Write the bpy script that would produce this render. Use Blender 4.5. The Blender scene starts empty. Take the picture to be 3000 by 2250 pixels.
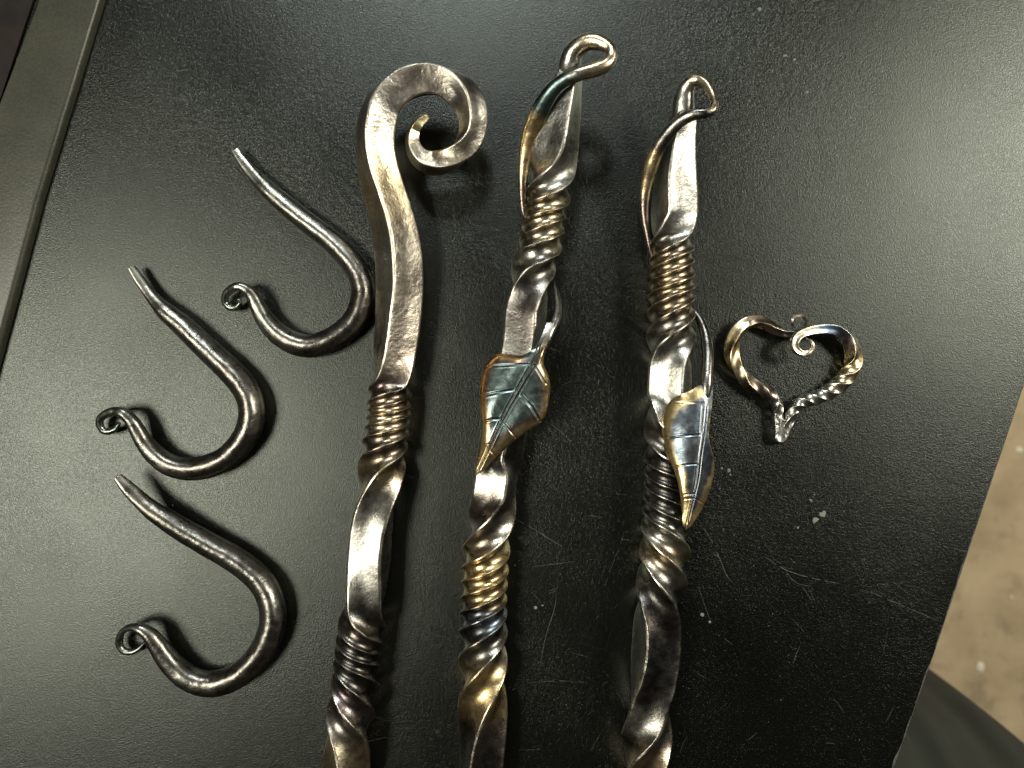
import bpy, math, random
import numpy as np
from mathutils import Vector, noise
random.seed(7); np.random.seed(7)

# ---------------------------------------------------------------- camera
H = 0.325                      # lens height above the table, metres
F = 2253.0                     # focal length in pixels of the 3000 px wide frame
sc = bpy.context.scene
cam_d = bpy.data.cameras.new("camera")
cam = bpy.data.objects.new("camera", cam_d)
sc.collection.objects.link(cam)
sc.camera = cam
cam.location = (0, 0, H)
cam.rotation_euler = (0, 0, 0)
cam_d.sensor_width = 36.0
cam_d.lens = F / 3000.0 * 36.0
cam_d.clip_start = 0.01
cam_d.clip_end = 50
cam_d.dof.use_dof = True
cam_d.dof.focus_distance = 0.318
cam_d.dof.aperture_fstop = 10.0

# ---------------------------------------------------------------- world
w = bpy.data.worlds.new("World"); sc.world = w
w.use_nodes = True
nt = w.node_tree; nt.nodes.clear()
wo = nt.nodes.new("ShaderNodeOutputWorld")
bg = nt.nodes.new("ShaderNodeBackground")
tc = nt.nodes.new("ShaderNodeTexCoord")
nz = nt.nodes.new("ShaderNodeTexNoise"); nz.inputs["Scale"].default_value = 2.2; nz.inputs["Detail"].default_value = 3
cr = nt.nodes.new("ShaderNodeValToRGB")
cr.color_ramp.elements[0].position = 0.42; cr.color_ramp.elements[0].color = (0.010, 0.009, 0.007, 1)
cr.color_ramp.elements[1].position = 0.68; cr.color_ramp.elements[1].color = (0.16, 0.13, 0.095, 1)
nt.links.new(tc.outputs["Generated"], nz.inputs["Vector"])
nt.links.new(nz.outputs["Fac"], cr.inputs["Fac"])
nt.links.new(cr.outputs["Color"], bg.inputs["Color"])
bg.inputs["Strength"].default_value = 0.45
nt.links.new(bg.outputs["Background"], wo.inputs["Surface"])

# ---------------------------------------------------------------- lamps of the workshop
def lamp(name, loc, power, size, col, size_y=None, target=(0, 0, 0)):
    d = bpy.data.lights.new(name, 'AREA')
    d.energy = power; d.color = col
    d.shape = 'RECTANGLE' if size_y else 'DISK'
    d.size = size
    if size_y: d.size_y = size_y
    o = bpy.data.objects.new(name, d); sc.collection.objects.link(o)
    o.location = loc
    o.rotation_euler = (Vector(target) - Vector(loc)).to_track_quat('-Z', 'Y').to_euler()
    return o
lamp("ceiling_lamp", (-0.95, -0.16, 1.50), 22, 0.58, (1.0, 0.985, 0.88), size_y=0.56)
lamp("ceiling_lamp", (1.50, 0.52, 1.45), 36, 0.52, (1.0, 0.98, 0.88), size_y=0.60)
lamp("window_lamp", (-0.12, 1.36, 1.35), 21, 0.34, (0.90, 0.97, 1.0))

sc.view_settings.view_transform = 'Standard'
sc.view_settings.look = 'None'
sc.view_settings.exposure = 0
sc.view_settings.gamma = 1
sc.render.engine = 'CYCLES'

# ---------------------------------------------------------------- helpers
MM = 0.001
def W(px, py, h):              # a point h metres above the table, seen at (px, py) of the photograph
    k = (H - h) / F
    return ((px - 1500.0) * k, -(py - 1125.0) * k, h)

def link(o): sc.collection.objects.link(o); return o
def thing(name, label, cat, loc=(0, 0, 0), group=None):
    o = link(bpy.data.objects.new(name, None)); o.location = loc
    o.empty_display_size = 0.02
    o["label"] = label; o["category"] = cat
    if group: o["group"] = group
    return o
def mesh_obj(name, verts, faces, mat, parent=None, cols=None, normals=None, smooth=True):
    me = bpy.data.meshes.new(name)
    me.from_pydata([tuple(v) for v in verts], [], [tuple(f) for f in faces])
    me.materials.append(mat)
    if smooth: me.polygons.foreach_set("use_smooth", [True] * len(me.polygons))
    if cols is not None:
        a = me.color_attributes.new("tint", 'FLOAT_COLOR', 'POINT')
        c = np.ones((len(verts), 4), dtype=np.float32); c[:, :3] = cols
        a.data.foreach_set("color", c.ravel())
    me.update()
    if normals is not None:
        me.normals_split_custom_set_from_vertices([tuple(n) for n in normals])
    o = link(bpy.data.objects.new(name, me))
    if parent is not None:
        o.parent = parent
        o.matrix_parent_inverse.identity()
        o.location = -parent.location
    return o

def pchip(x, y, xi):
    x = np.asarray(x, float); y = np.asarray(y, float); xi = np.clip(xi, x[0], x[-1])
    h = np.diff(x); d = np.diff(y) / h
    m = np.zeros_like(y)
    m[0] = d[0]; m[-1] = d[-1]
    for i in range(1, len(y) - 1):
        if d[i - 1] * d[i] > 0:
            w1 = 2 * h[i] + h[i - 1]; w2 = h[i] + 2 * h[i - 1]
            m[i] = (w1 + w2) / (w1 / d[i - 1] + w2 / d[i])
    k = np.clip(np.searchsorted(x, xi) - 1, 0, len(x) - 2)
    t = (xi - x[k]) / h[k]
    return ((2*t**3-3*t**2+1)*y[k] + (t**3-2*t**2+t)*h[k]*m[k] + (-2*t**3+3*t**2)*y[k+1] + (t**3-t**2)*h[k]*m[k+1])

def catmull(x, y, xi):
    x = np.asarray(x, float); y = np.asarray(y, float); xi = np.clip(xi, x[0], x[-1])
    m = np.gradient(y, x, axis=0)
    h = np.diff(x); k = np.clip(np.searchsorted(x, xi) - 1, 0, len(x) - 2)
    t = (xi - x[k]) / h[k]
    return ((2*t**3-3*t**2+1)*y[k] + (t**3-2*t**2+t)*h[k]*m[k] + (-2*t**3+3*t**2)*y[k+1] + (t**3-t**2)*h[k]*m[k+1])

def corner_angles():
    q = [0, 1.6, 3.2, 5.5, 9, 15, 22, 29, 37, 45]
    q = q + [90 - a for a in reversed(q[1:-1])]
    return np.radians(np.array([k * 90 + a for k in range(4) for a in q]))
def even_angles(n=40): return np.linspace(0, 2 * math.pi, n, endpoint=False)

class Sweep:
    """A forged bar: pts = (px, py, h_mm, r_px[, phi_deg]); r is the half diagonal."""
    def __init__(s, pts, kind='square', step=0.35, phi_y=None, flat=None, conc=0.10, rough=0.07, seed=0.0):
        P = np.array([p[:4] for p in pts], float)
        d = np.hypot(np.diff(P[:, 0]), np.diff(P[:, 1])); d = np.maximum(d, 1e-3)
        cs = np.concatenate([[0], np.cumsum(d)])
        n = int(cs[-1] * 0.143 / step) + 2
        t = np.linspace(0, cs[-1], n)
        px = catmull(cs, P[:, 0], t); py = catmull(cs, P[:, 1], t)
        h = pchip(cs, P[:, 2], t) * MM; r = pchip(cs, P[:, 3], t) * (H - h) / F
        k = (H - h) / F
        C = np.stack([(px - 1500) * k, -(py - 1125) * k, h], 1)
        s.px, s.py, s.t, s.n = px, py, t, n
        keys = [(cs[i], p[4]) for i, p in enumerate(pts) if len(p) > 4 and p[4] is not None]
        if phi_y:
            for y, ph in phi_y: keys.append((s.s_at(y), ph))
        if not keys: keys = [(0, 0), (cs[-1], 0)]
        keys.sort(); kx = [keys[0][0]]; ky = [keys[0][1]]
        for a, b in keys[1:]:
            if a > kx[-1] + 0.5: kx.append(a); ky.append(b)
        if len(kx) == 1: kx.append(kx[0] + 1); ky.append(ky[0])
        phi = pchip(kx, ky, t)
        # a little smoothing so turns start gently
        ker = np.ones(7) / 7; pp = np.pad(phi, 3, mode='edge'); phi = np.convolve(pp, ker, 'valid')
        T = np.gradient(C, axis=0); T /= np.linalg.norm(T, axis=1)[:, None]
        U = np.array([0, 0, H]) - C
        U /= np.linalg.norm(U, axis=1)[:, None]
        U -= T * np.sum(U * T, 1)[:, None]; U /= np.linalg.norm(U, axis=1)[:, None]
        S = np.cross(U, T)
        ang = corner_angles() if kind == 'square' else even_angles()
        s.m = len(ang)
        ca, sa = np.abs(np.cos(ang)), np.abs(np.sin(ang))
        if kind == 'square':
            rho = 1.0 / (ca + sa)
            cl = 0.945
            rho = np.minimum(rho, cl / np.maximum(ca, sa) * 1.0)
            rate = np.abs(np.gradient(phi)) / step            # deg per mm
            cc = conc * (0.25 + np.clip(rate / 14.0, 0, 1.0))
            prof = rho[None, :] / cl * (1 - cc[:, None] * (np.sin(2 * ang) ** 2)[None, :])
            # the tighter a bar is wrung, the rounder it gets and the shallower its grooves
            q = np.abs(((ang + math.pi / 4) % (math.pi / 2)) - math.pi / 4)
            rs = rho / cl; rm = rs.min(); f = ((rs - rm) / (rs.max() - rm)) ** 1.2
            ker2 = np.hanning(27)[1:-1]; ker2 /= ker2.sum(); rate = np.convolve(np.pad(rate, 12, mode='edge'), ker2, 'valid')
            mm = np.interp(rate, [3, 8, 14, 28], [0.70, 0.76, 0.845, 0.91])
            wt = np.interp(rate, [2.5, 9], [0, 1])[:, None]
            prof = prof * (1 - wt) + (mm[:, None] + (1 - mm[:, None]) * f[None, :]) * wt
        else:
            e = 2.35
            rho = (ca ** e + sa ** e) ** (-1 / e)
            prof = np.repeat(rho[None, :], n, 0)
        a = np.radians(phi)[:, None] + ang[None, :]
        fx = np.ones(n); fz = np.ones(n)
        if flat:
            ft = np.array(flat, float)   # (px-length fraction, width scale, thickness scale)
            fx = pchip(ft[:, 0] * cs[-1], ft[:, 1], t); fz = pchip(ft[:, 0] * cs[-1], ft[:, 2], t)
        R = r[:, None] * prof
        V = C[:, None, :] + (R * np.cos(a) * fz[:, None])[..., None] * U[:, None, :] + (R * np.sin(a) * fx[:, None])[..., None] * S[:, None, :]
        # hammered unevenness
        rel = (V - C[:, None, :]); rn = rel / (np.linalg.norm(rel, axis=2)[..., None] + 1e-9)
        N1 = np.zeros((n, s.m))
        if rough:
            for i in range(n):
                for j in range(s.m):
                    v = V[i, j]
                    N1[i, j] = noise.noise(Vector((v[0]*170 + seed, v[1]*170, v[2]*170))) + 0.5 * noise.noise(Vector((v[0]*520, v[1]*520 + seed, v[2]*520)))
            V = V + rn * (N1 * rough * MM * np.clip(r / 0.005, .2, 1)[:, None])[..., None]
        s.V, s.C, s.ang, s.phi, s.r, s.seed = V, C, ang, phi, r, seed
        # vertex normals from the full surface
        du = np.gradient(V, axis=0); dv = (np.roll(V, -1, 1) - np.roll(V, 1, 1))
        Nn = np.cross(du, dv); ln = np.linalg.norm(Nn, axis=2)[..., None]; Nn = Nn / (ln + 1e-12)
        if np.mean(np.sum(Nn * rn, 2)) < 0: Nn = -Nn; s.flip = True
        else: s.flip = False
        s.N = Nn
    def s_at(s, y):
        idx = np.where(s.py <= y)[0]
        return s.t[idx[-1]] if len(idx) else s.t[0]
    def i_at(s, y):
        idx = np.where(s.py <= y)[0]
        return int(idx[-1]) if len(idx) else 0
    def part(s, name, mat, parent, i0, i1, cols, cap0=False, cap1=False):
        i0 = max(i0, 0); i1 = min(i1, s.n - 1); m = s.m
        V = s.V[i0:i1 + 1].reshape(-1, 3); N = s.N[i0:i1 + 1].reshape(-1, 3); c = cols[i0:i1 + 1].reshape(-1, 3)
        q = []
        for i in range(i1 - i0):
            for j in range(m):
                a = i * m + j; b = i * m + (j + 1) % m
                f = (a, b, b + m, a + m)
                q.append(f if s.flip else f[::-1])
        V = list(map(tuple, V)); N = list(map(tuple, N)); c = list(map(tuple, c))
        for cap, base, idx, nb in ((cap0, 0, i0, i0 + 1), (cap1, (i1 - i0) * m, i1, i1 - 1)):
            if not cap: continue
            d = s.C[idx] - s.C[nb]; d = d / (np.linalg.norm(d) + 1e-12)
            ctr = s.C[idx] + d * s.r[idx] * 0.35
            k = len(V); V.append(tuple(ctr)); N.append(tuple(d)); c.append(c[base])
            for j in range(m):
                a = base + j; b = base + (j + 1) % m
                q.append((a, b, k) if (cap is True and base > 0) == s.flip else (b, a, k))
        return mesh_obj(name, V, q, mat, parent, cols=np.array(c), normals=N)

# reflectance of forged and tempered steel
STEEL = (0.37, 0.35, 0.30); DARK = (0.110, 0.106, 0.093); BROWN = (0.20, 0.16, 0.13)
BRONZE = (0.46, 0.36, 0.22); GOLD = (0.80, 0.60, 0.29); BLUE = (0.16, 0.22, 0.30); TEAL = (0.13, 0.175, 0.165)
BRASS = (0.60, 0.50, 0.33); PALE = (0.44, 0.43, 0.38); PURPLE = (0.22, 0.17, 0.165)
def tint(s, keys, edge=(0.80, 0.74, 0.62), ew=0.55, patch=BROWN, pw=0.6, y=True, ps=60, hollow=.38):
    """keys: (image y or arc fraction, colour) along the bar; worn arrises are brighter."""
    pos = s.py if y else s.t / s.t[-1]
    ks = sorted(keys, key=lambda k: k[0]); xs = [k[0] for k in ks]
    base = np.stack([np.interp(pos, xs, [k[1][c] for k in ks]) for c in range(3)], 1)
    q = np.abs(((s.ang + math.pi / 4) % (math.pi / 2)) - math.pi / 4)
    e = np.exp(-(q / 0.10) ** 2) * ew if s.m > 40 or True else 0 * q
    if s.m == 40: e = np.zeros(s.m)
    out = np.zeros((s.n, s.m, 3))
    E = np.array(edge); PT = np.array(patch)
    for i in range(s.n):
        for j in range(s.m):
            v = s.V[i, j]
            a = noise.noise(Vector((v[0]*ps*1.6 + s.seed + 3, v[1]*ps, v[2]*ps*1.5)))
            b = noise.noise(Vector((v[0]*400, v[1]*400, v[2]*400 + s.seed)))
            c = base[i]
            wgt = min(1, max(0, (a - 0.05) * 2.0)) * pw * 0.7
            c = c * (1 - wgt) + PT * wgt
            c = c * (1 + 0.12 * b)
            if s.m == 40: hol = 1.0
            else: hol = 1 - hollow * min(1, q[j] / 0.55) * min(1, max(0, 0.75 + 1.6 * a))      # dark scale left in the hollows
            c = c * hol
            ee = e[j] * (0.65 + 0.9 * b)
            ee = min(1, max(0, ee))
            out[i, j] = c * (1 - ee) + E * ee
    return np.clip(out, 0.01, 1)

# ---------------------------------------------------------------- materials
def new_mat(name):
    m = bpy.data.materials.new(name); m.use_nodes = True
    n = m.node_tree.nodes; n.clear()
    out = n.new("ShaderNodeOutputMaterial"); b = n.new("ShaderNodeBsdfPrincipled")
    m.node_tree.links.new(b.outputs["BSDF"], out.inputs["Surface"])
    return m, m.node_tree, b
def tex_noise(t, scale, detail=3, rough=0.5, vec=None):
    n = t.nodes.new("ShaderNodeTexNoise"); n.inputs["Scale"].default_value = scale
    n.inputs["Detail"].default_value = detail; n.inputs["Roughness"].default_value = rough
    if vec is not None: t.links.new(vec, n.inputs["Vector"])
    return n
def ramp(t, src, p0, c0, p1, c1):
    r = t.nodes.new("ShaderNodeValToRGB"); r.color_ramp.elements[0].position = p0; r.color_ramp.elements[1].position = p1
    f = lambda c: (c, c, c, 1) if not isinstance(c, tuple) else (*c, 1)
    r.color_ramp.elements[0].color = f(c0); r.color_ramp.elements[1].color = f(c1)
    t.links.new(src, r.inputs["Fac"]); return r
def mathn(t, op, a, b=None, c=None):
    n = t.nodes.new("ShaderNodeMath"); n.operation = op
    for i, v in enumerate((a, b, c)):
        if v is None: continue
        if isinstance(v, (int, float)): n.inputs[i].default_value = v
        else: t.links.new(v, n.inputs[i])
    return n.outputs[0]
def bump(t, height, strength, dist, prev=None):
    b = t.nodes.new("ShaderNodeBump"); b.inputs["Strength"].default_value = strength; b.inputs["Distance"].default_value = dist
    t.links.new(height, b.inputs["Height"])
    if prev is not None: t.links.new(prev, b.inputs["Normal"])
    return b.outputs["Normal"]

def metal(name, r0=0.24, r1=0.42, bs=0.35, pits=0.5, scale=1.0):
    m, t, b = new_mat(name)
    tcn = t.nodes.new("ShaderNodeTexCoord"); vec = tcn.outputs["Object"]
    at = t.nodes.new("ShaderNodeAttribute"); at.attribute_name = "tint"
    f = tex_noise(t, 1100 * scale, 4, 0.6, vec)
    mx = t.nodes.new("ShaderNodeMix"); mx.data_type = 'RGBA'; mx.blend_type = 'MULTIPLY'; mx.inputs[0].default_value = 1.0
    rr = ramp(t, f.outputs["Fac"], 0.3, 0.72, 0.65, 1.0)
    t.links.new(at.outputs["Color"], mx.inputs[6]); t.links.new(rr.outputs["Color"], mx.inputs[7])
    t.links.new(mx.outputs[2], b.inputs["Base Color"])
    b.inputs["Metallic"].default_value = 1.0
    g = tex_noise(t, 260 * scale, 3, 0.6, vec)
    rg = ramp(t, g.outputs["Fac"], 0.3, r0, 0.7, r1)
    t.links.new(rg.outputs["Color"], b.inputs["Roughness"])
    # cracked scale and hammer pits
    vo = t.nodes.new("ShaderNodeTexVoronoi"); vo.feature = 'SMOOTH_F1'; vo.inputs["Scale"].default_value = 420 * scale
    t.links.new(vec, vo.inputs["Vector"])
    n1 = bump(t, f.outputs["Fac"], bs, 0.00008 * (2.2 if scale < .7 else 1))
    n2 = bump(t, vo.outputs["Distance"], pits, 0.00008 * (2.5 if scale < .7 else 1), n1)
    n3 = bump(t, g.outputs["Fac"], bs, 0.00010 * (1.1 if scale < .7 else 1), n2)
    t.links.new(n3, b.inputs["Normal"])
    return m
M_poker = metal("brushed_forged_steel", 0.24, 0.36, 0.9, 0.5)
M_head = metal("hammered_forged_steel", 0.30, 0.42, 1.0, 1.0, 0.62)
M_hook = metal("dark_waxed_iron", 0.24, 0.38, 1.0, 1.0)
M_leaf = metal("tempered_leaf_steel", 0.26, 0.38, 0.5, 0.3)
M_heart = metal("tempered_heart_steel", 0.24, 0.36, 0.3, 0.3)

# ---------------------------------------------------------------- table
def table_material():
    m, t, b = new_mat("black_grained_sheet")
    tcn = t.nodes.new("ShaderNodeTexCoord"); vec = tcn.outputs["Object"]
    big = tex_noise(t, 9, 4, 0.55, vec)
    col = ramp(t, big.outputs["Fac"], 0.3, (0.0012, 0.0013, 0.0009), 0.75, (0.0028, 0.0029, 0.0022))
    fine = tex_noise(t, 1600, 2, 0.5, vec)
    fr = ramp(t, fine.outputs["Fac"], 0.35, 0.6, 0.72, 2.2)
    mx = t.nodes.new("ShaderNodeMix"); mx.data_type = 'RGBA'; mx.blend_type = 'MULTIPLY'; mx.inputs[0].default_value = 1
    t.links.new(col.outputs["Color"], mx.inputs[6]); t.links.new(fr.outputs["Color"], mx.inputs[7])
    t.links.new(mx.outputs[2], b.inputs["Base Color"])
    med = tex_noise(t, 28, 5, 0.65, vec)
    rg = ramp(t, med.outputs["Fac"], 0.3, 0.342, 0.72, 0.360)
    # pebbled, leather-like grain
    wv = tex_noise(t, 500, 2, 0.5, vec)
    add = t.nodes.new("ShaderNodeVectorMath"); add.operation = 'MULTIPLY_ADD'
    add.inputs[1].default_value = (0.0012,) * 3
    t.links.new(wv.outputs["Color"], add.inputs[0]); t.links.new(vec, add.inputs[2])
    grain = tex_noise(t, 1900, 1.8, 0.5, add.outputs[0])
    gr = ramp(t, grain.outputs["Fac"], 0.42, 0.0, 0.62, 1.0)
    patch = ramp(t, tex_noise(t, 16, 2, 0.5, vec).outputs["Fac"], 0.32, 0.62, 0.66, 1.0)
    gh = mathn(t, 'MULTIPLY', gr.outputs["Color"], patch.outputs["Color"])
    n1 = bump(t, gh, 0.75, 0.000055)
    gl = t.nodes.new("ShaderNodeBsdfGlossy"); gl.distribution = 'BECKMANN'
    df = t.nodes.new("ShaderNodeBsdfDiffuse"); fr_ = t.nodes.new("ShaderNodeFresnel"); fr_.inputs["IOR"].default_value = 1.56
    mxs = t.nodes.new("ShaderNodeMixShader")
    t.links.new(mx.outputs[2], df.inputs["Color"]); t.links.new(rg.outputs["Color"], gl.inputs["Roughness"])
    t.links.new(n1, gl.inputs["Normal"]); t.links.new(n1, df.inputs["Normal"])
    gl.inputs["Color"].default_value = (0.95, 1.0, 0.87, 1)
    t.links.new(fr_.outputs[0], mxs.inputs[0]); t.links.new(df.outputs[0], mxs.inputs[1]); t.links.new(gl.outputs[0], mxs.inputs[2])
    out = [n for n in t.nodes if n.type == 'OUTPUT_MATERIAL'][0]
    t.nodes.remove(b); t.links.new(mxs.outputs[0], out.inputs["Surface"])
    return m
M_table = table_material()

EDGE_R = [(3120, 770), (2996, 1150), (2745, 1900), (2622, 2250), (2470, 2700)]
def wp(px, py, h=0.0): return np.array(W(px, py, h))
def build_table():
    t = thing("table", "black grained table top carrying all the ironwork, its worn edge above the floor", "table", (0, 0, -0.012))
    # top sheet polygon: worn right edge is finely chipped
    pr = [wp(*p) for p in EDGE_R]
    dense = []
    for a, b in zip(pr[:-1], pr[1:]):
        k = int(np.linalg.norm(b - a) / 0.0006)
        for i in range(k):
            dense.append(a + (b - a) * i / k)
    dense.append(pr[-1])
    dirv = pr[3] - pr[1]; dirv = dirv / np.linalg.norm(dirv); nrm = np.array([-dirv[1], dirv[0], 0])   # outward or inward
    if nrm[0] < 0: nrm = -nrm
    top = []; mid = []
    for i, p in enumerate(dense):
        c = noise.noise(Vector((i * 0.035, 0, 0))) * 0.5 + noise.noise(Vector((i * 0.21, 4, 0)))*0.5
        c = max(0.0, c) * 0.0012 + 0.0002
        wdt = 0.0006 + 0.0009 * max(0, noise.noise(Vector((i * 0.05, 9, 2)))+0.25) + 0.0002*noise.noise(Vector((i * 0.6, 1, 2)))
        mid.append(p - nrm * c * 0.35 + np.array([0, 0, -0.0006])); top.append(mid[-1] - nrm * max(0.0003, wdt) + np.array([0, 0, 0.0006]))
    n = len(dense)
    L = [wp(-420, 2700), wp(-420, -500), wp(3400, -500)]
    V = [tuple(p) for p in top] + [tuple(p) for p in L]
    V += [(x, y, z - 0.012) for x, y, z in V]
    k = n + 3
    F_ = [tuple(range(k)), tuple(range(2 * k - 1, k - 1, -1))]
    for i in range(n - 1, k):
        j = (i + 1) % k
        F_.append((i, i + k, j + k, j))
    # orientation of the top is fixed below
    me_o = mesh_obj("top_sheet", V, F_, M_table, t, smooth=False)
    import bmesh
    bm = bmesh.new(); bm.from_mesh(me_o.data); bmesh.ops.recalc_face_normals(bm, faces=bm.faces)
    bmesh.ops.triangulate(bm, faces=[f for f in bm.faces if len(f.verts) > 4]); bm.to_mesh(me_o.data); bm.free()
    # worn edge band
    m, tt, b = new_mat("worn_edge")
    vec = tt.nodes.new("ShaderNodeTexCoord").outputs["Object"]
    nn = tex_noise(tt, 900, 4, 0.6, vec)
    cc = ramp(tt, nn.outputs["Fac"], 0.35, (0.03, 0.032, 0.026), 0.7, (0.16, 0.16, 0.13))
    tt.links.new(cc.outputs["Color"], b.inputs["Base Color"]); b.inputs["Roughness"].default_value = 0.6
    tt.links.new(bump(tt, nn.outputs["Fac"], 0.6, 0.0003), b.inputs["Normal"])
    V = [tuple(p) for p in top] + [tuple(p) for p in mid] + [tuple(p + np.array([0, 0, -0.0022])) for p in mid] + [tuple(p + np.array([0, 0, -0.0114]) - nrm * 0.001) for p in mid]
    F_ = []
    for i in range(n - 1):
        for r in range(3):
            F_.append((i + r * n, i + (r + 1) * n, i + 1 + (r + 1) * n, i + 1 + r * n))
    mesh_obj("worn_edge", V, F_, m, t)
    return t
table = build_table()

def ribbons():
    """fine scratches and flecks of dust lying in the sheet"""
    m, t, b = new_mat("scratch_grey")
    b.inputs["Base Color"].default_value = (0.075, 0.077, 0.064, 1); b.inputs["Roughness"].default_value = 0.7
    V = []; Fc = []
    def line(pts, wpx, jit=1.0):
        P = np.array(pts, float)
        d = np.concatenate([[0], np.cumsum(np.hypot(*np.diff(P, axis=0).T))])
        n = max(3, int(d[-1] / 6)); s = np.linspace(0, d[-1], n)
        X = catmull(d, P[:, 0], s) if len(P) > 2 else np.interp(s, d, P[:, 0])
        Y = catmull(d, P[:, 1], s) if len(P) > 2 else np.interp(s, d, P[:, 1])
        tx = np.gradient(X); ty = np.gradient(Y); l = np.hypot(tx, ty)
        run = []
        for i in range(n):
            gap = noise.noise(Vector((X[i] * .04, Y[i] * .04, 5))) < -0.28
            ww = wpx * (0.35 + 0.65 * math.sin(math.pi * (i + .5) / n)) * random.uniform(0.5, 1.2)
            a = W(X[i] - ty[i] / l[i] * ww / 2, Y[i] + tx[i] / l[i] * ww / 2, 0.00004)
            c = W(X[i] + ty[i] / l[i] * ww / 2, Y[i] - tx[i] / l[i] * ww / 2, 0.00004)
            V.extend([a, c]); k = len(V)
            if i and not gap: Fc.append((k - 4, k - 3, k - 1, k - 2))
    line([(2045, 1520), (2080, 1575), (2110, 1640), (2140, 1700), (2158, 1712)], 1.7)
    line([(2020, 1680), (2045, 1720), (2065, 1775), (2085, 1830)], 1.0)
    line([(2248, 1635), (2275, 1655), (2330, 1680), (2400, 1698), (2460, 1710)], 2.0)
    line([(2520, 1725), (2600, 1755), (2680, 1790), (2765, 1825)], 1.5)
    line([(2290, 1655), (2330, 1705), (2380, 1720)], 1.0)
    line([(2670, 1190), (2685, 1230), (2705, 1280)], 1.6)
    line([(1510, 1520), (1560, 1548), (1620, 1585), (1665, 1612)], 1.3)
    line([(1560, 1660), (1630, 1652), (1680, 1645)], 1.1)
    line([(1635, 1700), (1625, 1780), (1600, 1860), (1580, 1960)], 1.2)
    line([(1550, 2000), (1650, 1995), (1720, 2000)], 0.9)
    line([(2765, 1600), (2800, 1608), (2840, 1618)], 1.5)
    line([(1560, 1000), (1640, 1030), (1700, 1040)], 1.0)
    line([(1830, 1560), (1800, 1640), (1770, 1720)], 1.0)
    rnd = random.Random(4)
    for _ in range(85):
        x = rnd.uniform(1500, 2750); y = rnd.uniform(900, 2230)
        a = rnd.uniform(0, math.pi); L = rnd.uniform(8, 70)
        line([(x, y), (x + L * math.cos(a) / 2 + rnd.uniform(-4, 4), y + L * math.sin(a) / 2), (x + L * math.cos(a), y + L * math.sin(a))], rnd.uniform(.5, 1.1))
    for _ in range(40):
        x = rnd.uniform(0, 1500); y = rnd.uniform(100, 2230)
        a = rnd.uniform(-.3, .9); L = rnd.uniform(20, 120)
        line([(x, y), (x + L * math.cos(a), y + L * math.sin(a))], rnd.uniform(.4, .9))
    o = mesh_obj("scratch_marks", V, Fc, m, table, smooth=False); o["kind"] = "stuff"
    # dust and chips
    m2, t2, b2 = new_mat("pale_dust")
    b2.inputs["Base Color"].default_value = (0.15, 0.145, 0.115, 1); b2.inputs["Roughness"].default_value = 0.85
    V = []; Fc = []
    spots = [(2388, 1524, 9), (2408, 1508, 8), (2415, 1503, 6), (2338, 1545, 3.5), (2057, 1801, 6.5), (1803, 172, 4.5), (2376, 1466, 4), (1569, 1780, 5), (1589, 1774, 3),
             (2080, 1822, 4), (2135, 1378, 6), (2115, 1372, 4), (2140, 1390, 3), (2225, 26, 5), (2300, 163, 5), (2327, 174, 4), (2365, 270, 4)]
    rnd = random.Random(9)
    for _ in range(380):
        spots.append((rnd.uniform(40, 2950), rnd.uniform(0, 2250), rnd.choice([.7, .8, .9, 1.2, 1.6])))
    ex = lambda y: np.interp(y, [770, 1150, 1900, 2250], [3120, 2996, 2745, 2622])
    for x, y, r in spots:
        if x > ex(y) - 25 or x < 330 - 0.3 * y: continue
        k = 7; base = len(V); rz = r * (H / F)
        cx, cy, _ = W(x, y, 0); s1 = rnd.uniform(.6, 1.3); rot = rnd.uniform(0, 3)
        V.append((cx, cy, 0.3 * rz))
        for i in range(k):
            a = i * 2 * math.pi / k; rr = rz * rnd.uniform(.75, 1.2)
            dx, dy = rr * math.cos(a) * s1, rr * math.sin(a) / s1
            V.append((cx + dx * math.cos(rot) - dy * math.sin(rot), cy + dx * math.sin(rot) + dy * math.cos(rot), 0.00003))
        for i in range(k): Fc.append((base, base + 1 + i, base + 1 + (i + 1) % k))
    o = mesh_obj("dust_specks", V, Fc, m2, None); o["kind"] = "stuff"
    o["label"] = "pale dust specks and chips scattered over the black table"
ribbons()

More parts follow.
